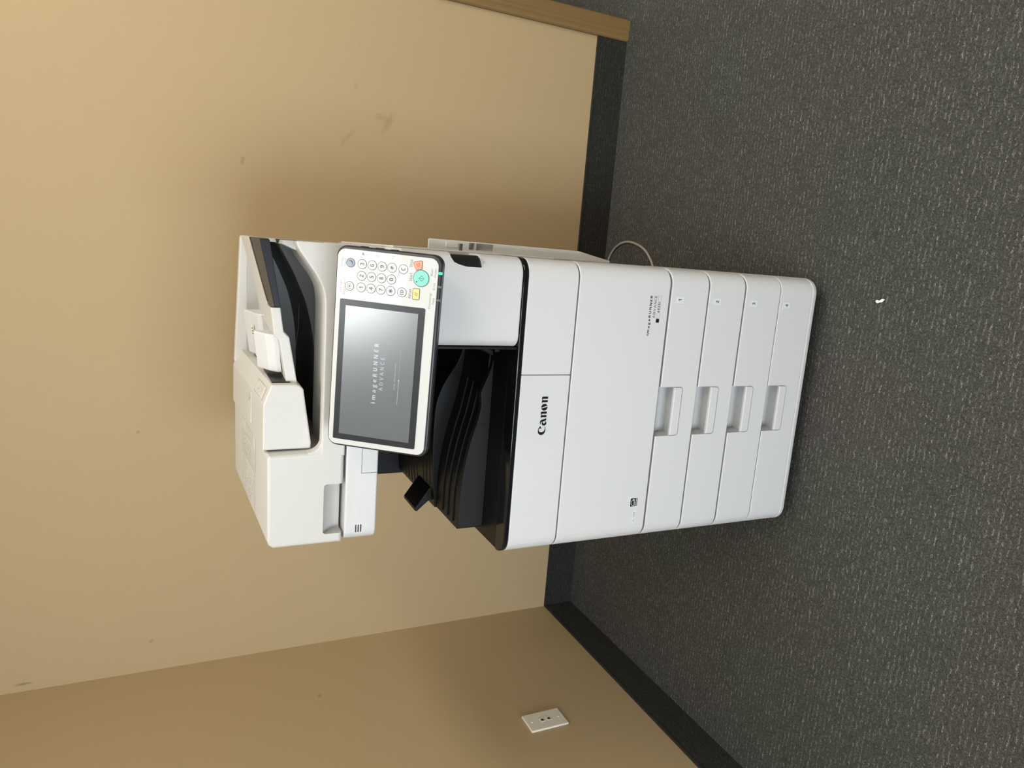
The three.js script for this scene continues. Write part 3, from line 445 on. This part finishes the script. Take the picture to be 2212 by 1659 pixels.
// touch panel
{
  const p = part('control_panel', copier, 'tilted touch panel with number keys');
  p.position.set(0.37347, 1.04575, 0.02527); p.rotation.set(-0.5728, -0.0267, -0.0183, 'YXZ');
  const mm = (a) => a.map(([x, y]) => [x / 1000, y / 1000]);
  const X0 = -131, X1 = 204, Y0 = -90, Y1 = 81, PX = 6.1, cw = 2044, ch = 1044;
  const fx = (x) => (x - X0) * PX, fy = (y) => (Y1 - y) * PX;
  const keys = [['1', 143.7, 37.9], ['2', 162.7, 38.1], ['3', 181.8, 38.3], ['4', 143.7, 21.0], ['5', 162.7, 21.2], ['6', 181.7, 21.3], ['7', 143.6, 4.2], ['8', 162.6, 4.2], ['9', 181.7, 4.4], ['*', 143.5, -12.7], ['0', 162.5, -12.6], ['#', 181.5, -12.5], ['ID', 143.4, -31.8], ['C', 181.3, -31.6], ['S', 143.7, 57.9], ['E', 182.0, 58.1]];
  const STOP = [[181.6, -53.4], [191.6, -47.8], [193.4, -47.7], [195.4, -50.0], [198.0, -60.4], [197.6, -62.0], [196.2, -62.7], [184.6, -62.9], [183.9, -57.6]];
  const ring = (c, x, y, r, w) => { c.lineWidth = w; c.beginPath(); c.arc(fx(x), fy(y), r * PX, 0, 7); c.stroke(); };
  const tex = canvasTex(cw, ch, (c) => {
    c.fillStyle = '#bcbdbb'; c.fillRect(0, 0, cw, ch);
    // worn and peeled film
    c.fillStyle = 'rgba(226,226,224,0.6)'; c.beginPath(); c.moveTo(fx(124), fy(81)); c.lineTo(fx(204), fy(81)); c.lineTo(fx(204), fy(-25)); c.bezierCurveTo(fx(192), fy(-28), fx(190), fy(-42), fx(178), fy(-41)); c.lineTo(fx(170), fy(-40)); c.bezierCurveTo(fx(150), fy(-37), fx(142), fy(-41), fx(136), fy(-36)); c.lineTo(fx(123), fy(-29)); c.closePath(); c.fill();
    for (let k = 0; k < 60; k++) { c.strokeStyle = `rgba(120,118,112,${0.04 + rnd() * 0.06})`; c.lineWidth = 1 + rnd() * 3; const a = fx(124 + rnd() * 78), b = fy(78 - rnd() * 110); c.beginPath(); c.moveTo(a, b); c.quadraticCurveTo(a + 40 * (rnd() - 0.5), b + 40 * (rnd() - 0.5), a + 70 * (rnd() - 0.5), b + 50 * (rnd() - 0.5)); c.stroke(); }
    c.textAlign = 'center'; c.textBaseline = 'middle';
    const txt = (s, x, y, h, col = '#58585e', b = '') => { c.fillStyle = col; c.font = `${b}${h * PX}px sans-serif`; c.fillText(s, fx(x), fy(y)); };
    txt('Energy', 182, 73.4, 5.2); txt('Saver', 182, 67.6, 5.2); txt('Settings/', 143, 73.2, 5.2); txt('Registration', 143, 67.2, 5.2);
    txt('DEF', 174.7, 46.4, 3.6, '#7c7c82'); txt('ABC', 155, 46.2, 3.6, '#7c7c82'); txt('MNO', 174, 29.3, 3.6, '#7c7c82'); txt('JKL', 155, 29.2, 3.6, '#7c7c82'); txt('GHI', 137, 28.8, 3.6, '#7c7c82'); txt('WXYZ', 173.5, 12.2, 3.6, '#7c7c82'); txt('TUV', 155, 12.2, 3.6, '#7c7c82'); txt('PQRS', 136, 12, 3.6, '#7c7c82');
    txt('Clear', 172.2, -24, 5.4); txt('Stop', 192.4, -44.0, 6.4, '#3f4044'); txt('Start', 170.3, -45.2, 6.4, '#3f4044'); txt('Reset', 143, -45.4, 6.4, '#3f4044');
    txt('Main', 181, -79.6, 5.2); txt('Power', 181, -85.6, 5.2); txt('Error', 159, -85.2, 5.2); txt('Processing/', 135, -79.8, 5.2); txt('Data', 135, -85.6, 5.2);
    c.strokeStyle = '#6c6c72'; c.lineWidth = 3; c.beginPath(); c.arc(fx(198.5), fy(12.6), 11, 0, 7); for (let k = 0; k < 8; k++) { const a = k * Math.PI / 4; c.moveTo(fx(198.5) + 16 * Math.cos(a), fy(12.6) + 16 * Math.sin(a)); c.lineTo(fx(198.5) + 23 * Math.cos(a), fy(12.6) + 23 * Math.sin(a)); } c.stroke();
    c.strokeRect(fx(196.5), fy(40), 24, 22); for (const u of [4, 10, 16]) c.strokeRect(fx(196.5) + u, fy(39), 4, 12);
    c.beginPath(); c.moveTo(fx(195.5), fy(-11.5)); c.lineTo(fx(198), fy(-11.5)); c.lineTo(fx(200.5), fy(-10)); c.lineTo(fx(200.5), fy(-15.5)); c.lineTo(fx(198), fy(-14)); c.lineTo(fx(195.5), fy(-14)); c.closePath(); c.stroke(); c.beginPath(); c.arc(fx(201), fy(-12.8), 8, -1, 1); c.stroke();
    c.fillStyle = '#a9a9ac'; c.fillRect(fx(128), fy(-57.2), 8 * PX, 4);
    // key caps
    for (const [s, x, y] of keys) {
      c.fillStyle = s === 'E' ? '#8894a1' : '#cfceca'; c.beginPath(); c.arc(fx(x), fy(y), 7.4 * PX, 0, 7); c.fill();
      if (s === 'S') { c.strokeStyle = '#4c4a55'; ring(c, x, y, 3.9, 4); txt('*', x, y - 1.6, 9, '#4c4a55', 'bold '); c.fillStyle = '#cfceca'; c.fillRect(fx(x - 3), fy(y - 2.6), 6 * PX, 10); }
      else if (s === 'E') { c.fillStyle = '#3c4048'; c.beginPath(); c.arc(fx(x), fy(y), 4.2 * PX, 0, 7); c.fill(); c.fillStyle = '#8894a1'; c.beginPath(); c.arc(fx(x - 1.4), fy(y + 1.2), 4.0 * PX, 0, 7); c.fill(); }
      else if (s === '*') { c.strokeStyle = '#46444e'; c.lineWidth = 8; for (let k = 0; k < 3; k++) { const a = k * Math.PI / 3 + 0.52; c.beginPath(); c.moveTo(fx(x) + 22 * Math.cos(a), fy(y) + 22 * Math.sin(a)); c.lineTo(fx(x) - 22 * Math.cos(a), fy(y) - 22 * Math.sin(a)); c.stroke(); } }
      else txt(s, x, y - 0.2, s === 'ID' ? 8.4 : 9.4, '#46444e', 'bold ');
    }
    c.fillStyle = '#78c0b3'; c.beginPath(); c.arc(fx(169.8), fy(-62.5), 13.1 * PX, 0, 7); c.fill();
    c.strokeStyle = '#2a5a55'; c.lineWidth = 4; c.save(); c.translate(fx(169.8), fy(-63.6)); c.rotate(Math.PI / 4); c.strokeRect(-19, -19, 38, 38); c.restore(); c.beginPath(); c.moveTo(fx(169.8), fy(-66.4)); c.lineTo(fx(169.8), fy(-60.6)); c.stroke(); c.fillStyle = '#1f3f42'; c.beginPath(); c.arc(fx(163.6), fy(-55.6), 8, 0, 7); c.fill();
    c.fillStyle = '#d58f7b'; c.beginPath(); STOP.forEach(([a, b], i) => (i ? c.lineTo(fx(a), fy(b)) : c.moveTo(fx(a), fy(b)))); c.closePath(); c.fill(); c.strokeStyle = '#8e4a38'; c.lineWidth = 5; c.stroke(); c.strokeStyle = '#b5543a'; c.lineWidth = 4; ring(c, 191, -56.5, 2.9, 4); c.save(); c.translate(fx(191), fy(-56.5)); c.rotate(Math.PI / 4); c.strokeRect(-8, -8, 16, 16); c.restore();
    c.fillStyle = '#d4bf80'; c.fillRect(fx(134.6), fy(-50.4), 17.6 * PX, 11.2 * PX); c.strokeStyle = '#5d4a1f'; c.lineWidth = 5; for (const u of [-1.4, 1.4]) { c.beginPath(); c.moveTo(fx(143.4 + u - 1.4), fy(-58.6)); c.lineTo(fx(143.4 + u + 1.6), fy(-53.4)); c.stroke(); }
  });
  const print = std({ map: tex, roughness: 0.42 });
  const puv = (g) => uvBy(g, (x) => (x * 1000 - X0) * PX / cw, (x, y) => 1 - (Y1 - y * 1000) * PX / ch);
  mesh('panel_housing', join(prismZ(mm(roundRect(-135, 209.5, -95.5, 84, 17, 11)), -0.0225, -0.0022, 0.0035, 3), prismZ(mm(roundRect(-100, 180, -70, 70, 14, 6)), -0.042, -0.0225, 0.004, 2)), M.housing, p, 'black housing of the touch panel');
  mesh('face_plate', puv(prismZ(mm(roundRect(X0, X1, Y0, Y1, 13.5, 11)), -0.003, 0.0006, 0.0008, 2)), print, p, 'white face plate with worn film');
  mesh('screen_bezel', prismZ(mm(roundRect(-121.6, 121.6, -73.8, 73, 2.6, 4)), 0, 0.0012, 0.0005, 2), phys({ color: lin(0.011, 0.0113, 0.0123), roughness: 0.3, ior: 1.55, specularColor: lin(0.84, 0.93, 1.0) }), p, 'black screen surround');
  const lcd = canvasTex(1110, 624, (c) => {
    c.fillStyle = '#000'; c.fillRect(0, 0, 1110, 624); const qx = (x) => (x + 111.3) * 4.986, qy = (y) => (62.4 - y) * 5;
    const spaced = (s, x0, x1, y, font) => { c.font = font; c.textBaseline = 'middle'; c.textAlign = 'left'; const ws = [...s].map((q) => c.measureText(q).width), sum = ws.reduce((a, b) => a + b), gap = (qx(x1) - qx(x0) - sum) / (s.length - 1); let u = qx(x0); [...s].forEach((q, i) => { c.fillText(q, u, qy(y)); u += ws[i] + gap; }); };
    c.fillStyle = '#e8f4ff'; spaced('imageRUNNER', -51, 53.5, 4.6, 'bold 50px sans-serif'); spaced('ADVANCE', -26.5, 31.5, -7.2, '46px sans-serif');
    c.fillStyle = '#c2d6ee'; c.font = 'italic 19px sans-serif'; c.textAlign = 'center'; c.fillText('Starting... Please wait a moment.', qx(0.8), qy(-30), 232);
    const g = c.createLinearGradient(qx(-47), 0, qx(50), 0); g.addColorStop(0, '#9fc4ea'); g.addColorStop(0.43, '#d4eaff'); g.addColorStop(0.47, '#6f7f90'); g.addColorStop(1, '#3d4650'); c.fillStyle = g; c.fillRect(qx(-47.4), qy(-36.8), qx(50.2) - qx(-47.4), 4);
    c.fillStyle = '#e9f6ff'; c.beginPath(); c.moveTo(qx(-8.5), qy(-37.2)); c.quadraticCurveTo(qx(-5.3), qy(-36.8), qx(-5.3), qy(-34.9)); c.quadraticCurveTo(qx(-5.3), qy(-36.8), qx(-2.6), qy(-37.2)); c.quadraticCurveTo(qx(-5.3), qy(-37.6), qx(-5.3), qy(-39.4)); c.quadraticCurveTo(qx(-5.3), qy(-37.6), qx(-8.5), qy(-37.2)); c.fill();
  });
  mesh('touch_screen', uvBy(box(-0.1113, 0.1113, -0.0624, 0.0624, 0.0008, 0.0014), (x) => (x + 0.1113) / 0.2226, (x, y) => (y + 0.0624) / 0.1248), phys({ color: lin(0.045, 0.047, 0.050), roughness: 0.23, ior: 2.6, specularColor: lin(0.84, 0.93, 1.0), emissive: 0xffffff, emissiveMap: lcd, emissiveIntensity: 0.55 }), p, 'grey touch screen showing a start-up message');
  // keys
  const caps = { 7.3: null };
  for (const [s, x, y] of keys) {
    const r = s === 'E' || s === 'S' ? 7.0 : 7.3;
    mesh('key', puv(prismZ(arc(x / 1000, y / 1000, r / 1000, 0, 345, 23), 0.0003, 0.0016, 0.0006, 2)), print, p);
  }
  mesh('start_key', puv(prismZ(arc(0.1698, -0.0625, 0.0130, 0, 350, 35), 0.0003, 0.0022, 0.0008, 2)), print, p, 'round teal start key');
  mesh('stop_key', puv(prismZ(mm(STOP), 0.0003, 0.0018, 0.0007, 2)), print, p, 'salmon stop key');
  mesh('reset_key', puv(prismZ(mm(roundRect(134.8, 152, -61.4, -50.6, 1, 3)), 0.0003, 0.0018, 0.0006, 2)), print, p, 'yellow reset key');
  const surround = [];  // flat dark rings painting the shade in the gap round each key
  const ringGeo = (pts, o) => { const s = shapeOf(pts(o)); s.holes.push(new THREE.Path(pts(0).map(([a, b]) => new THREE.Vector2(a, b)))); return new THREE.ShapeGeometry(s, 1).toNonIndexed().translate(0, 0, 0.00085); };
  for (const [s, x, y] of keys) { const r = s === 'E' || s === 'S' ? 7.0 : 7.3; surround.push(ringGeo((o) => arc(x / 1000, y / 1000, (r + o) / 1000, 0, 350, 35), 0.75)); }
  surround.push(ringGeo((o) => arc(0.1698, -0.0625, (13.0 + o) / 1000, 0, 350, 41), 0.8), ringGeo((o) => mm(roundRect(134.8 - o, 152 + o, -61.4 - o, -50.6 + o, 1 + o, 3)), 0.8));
  mesh('key_gap_shade', mergeGeometries(surround), std({ color: lin(0.075, 0.07, 0.09), roughness: 0.7 }), p, 'dark rings painted as the shade of the gaps around the keys');
  // status lamps in the lower edge
  const lamp = (name, x, m, l) => mesh(name, prismZ(mm(roundRect(x - 2.1, x + 2.1, -96, -90.3, 0.8, 3)), -0.006, 0.0004, 0.0006, 2), m, p, l);
  lamp('power_led', 181, std({ color: lin(0.05, 0.6, 0.35), emissive: lin(0.0, 1.0, 0.42), emissiveIntensity: 0.8, roughness: 0.4 }), 'lit green power lamp');
  const off = std({ color: lin(0.09, 0.09, 0.085), roughness: 0.3 });
  lamp('status_lamp', 159.2, off); lamp('status_lamp', 137.2, off);
  for (const y of [39, 13.5, -12]) mesh('side_dial', box(0.2085, 0.2105, y / 1000 - 0.006, y / 1000 + 0.006, -0.014, -0.005, 0.0006), M.black, p);
  mesh('panel_arm', box(-0.05, 0.17, -0.03, 0.05, -0.115, -0.0405, 0.004), M.housing, p);
}

/* ------------------------------------------------------------------ small things */
{ // jack plate on the side wall
  const w = thing('jack_wall_plate', 'off-white wall plate with two jack sockets on the side wall', 'wall plate');
  w.position.set(0.0004, 0.414, 0.592); w.rotation.y = Math.PI / 2;
  const ivory = std({ color: lin(0.74, 0.70, 0.61), roughness: 0.4 }), hole = std({ color: lin(0.03, 0.035, 0.03), roughness: 0.6 });
  const jack = (y) => [[-0.0052, y - 0.0055], [0.0052, y - 0.0055], [0.0052, y + 0.001], [0.0028, y + 0.001], [0.0028, y + 0.0045], [-0.0028, y + 0.0045], [-0.0028, y + 0.001], [-0.0052, y + 0.001]];
  const plateShape = shapeOf(roundRect(-0.0355, 0.0355, -0.0595, 0.0595, 0.0042, 5));
  mesh('plate', prismZ(plateShape, 0, 0.0065, 0.003, 4), ivory, w);
  for (const y of [0.0105, -0.0105]) {
    const fr = shapeOf([[-0.0078, y - 0.0078], [0.0078, y - 0.0078], [0.0078, y + 0.0068], [-0.0078, y + 0.0068]]); fr.holes.push(new THREE.Path(jack(y).map(([a, b]) => new THREE.Vector2(a, b))));
    mesh('socket', prismZ(jack(y), 0.006, 0.0067, 0), hole, w, 'dark jack opening');
    mesh('socket_frame', new THREE.ExtrudeGeometry(fr, { depth: 0.0012, bevelEnabled: false }).translate(0, 0, 0.0062), ivory, w);
    mesh('socket_mark', box(-0.001, 0.001, y - 0.0105, y - 0.009, 0.0062, 0.0067), hole, w);
  }
  for (const y of [0.042, -0.042]) mesh('screw', new THREE.SphereGeometry(0.0033, 14, 8, 0, Math.PI * 2, 0, Math.PI / 2).rotateX(Math.PI / 2).scale(1, 1, 0.5).translate(0, y, 0.0064), ivory, w);
}
{ // mains lead looping out from behind the machine
  const c = mesh('power_cord', tube([[1.18, 0.0042, 0.05], [1.2965, 0.0042, 0.036], [1.3466, 0.0042, 0.07], [1.3699, 0.0042, 0.135], [1.3585, 0.0042, 0.2166], [1.3338, 0.0042, 0.2642], [1.285, 0.0042, 0.300], [1.22, 0.0042, 0.235], [1.12, 0.0042, 0.215]], 0.004, 90, 10), std({ color: lin(0.30, 0.28, 0.24), roughness: 0.5 }), scene);
  Object.assign(c.userData, { label: 'pale grey power cord looping on the carpet beside the copier', category: 'power cord' });
}
{ // torn scrap of paper
  const N = 14, Mw = 5, pos = [], idx = [];
  for (const side of [0, 1]) for (let i = 0; i <= N; i++) for (let j = 0; j <= Mw; j++) {
    const u = i / N, v = j / Mw - 0.5, wd = 0.0062 * Math.sin(Math.PI * Math.min(1, 0.14 + u * 0.8)) * (1 + 0.35 * Math.sin(u * 11));
    pos.push((u - 0.5) * 0.021, 0.0012 + 0.0028 * Math.abs(v) * (1.2 - u) + 0.002 * Math.sin(u * 6.5 + v * 3) ** 2 + side * 0.0004, v * wd + 0.002 * Math.sin(u * 5));
  }
  const st = (N + 1) * (Mw + 1); for (const s of [0, 1]) for (let i = 0; i < N; i++) for (let j = 0; j < Mw; j++) { const a = s * st + i * (Mw + 1) + j, b = a + Mw + 1; if (s) idx.push(a, a + 1, b, b, a + 1, b + 1); else idx.push(a, b, a + 1, b, b + 1, a + 1); }
  const g = new THREE.BufferGeometry(); g.setAttribute('position', new THREE.Float32BufferAttribute(pos, 3)); g.setIndex(idx); g.computeVertexNormals();
  const m = mesh('paper_scrap', g, std({ color: lin(0.85, 0.84, 0.80), roughness: 0.8, side: THREE.DoubleSide }), scene);
  m.position.set(1.2694, 0.0002, 1.1085); m.rotation.y = -1.47;
  Object.assign(m.userData, { label: 'tiny torn white paper scrap lying on the carpet in front of the copier', category: 'paper scrap' });
}

// short pale threads on the carpet
[[0.861, 1.135, 0.3, 0.016], [0.815, 1.002, 1.4, 0.017], [0.832, 1.175, 1.6, 0.012], [0.788, 1.123, 0.7, 0.013], [0.913, 1.334, 2.2, 0.018]].forEach(([x, z, a, l], k) => {
  const m = mesh('lint_thread', tube([[-l / 2, 0.0012, 0], [-l / 6, 0.0016, 0.0022], [l / 5, 0.0015, 0.0012], [l / 2, 0.0011, -0.0026]], 0.00045, 12, 5), std({ color: lin(0.22, 0.21, 0.18), roughness: 0.9 }), scene);
  m.position.set(x, 0, z); m.rotation.y = a;
  Object.assign(m.userData, { label: 'short pale lint thread on the carpet in front of the copier', category: 'lint', group: 'lint threads on the carpet' });
});

scene.traverse((o) => { if (o.isMesh) { o.castShadow = true; o.receiveShadow = true; } });
renderer.render(scene, camera);
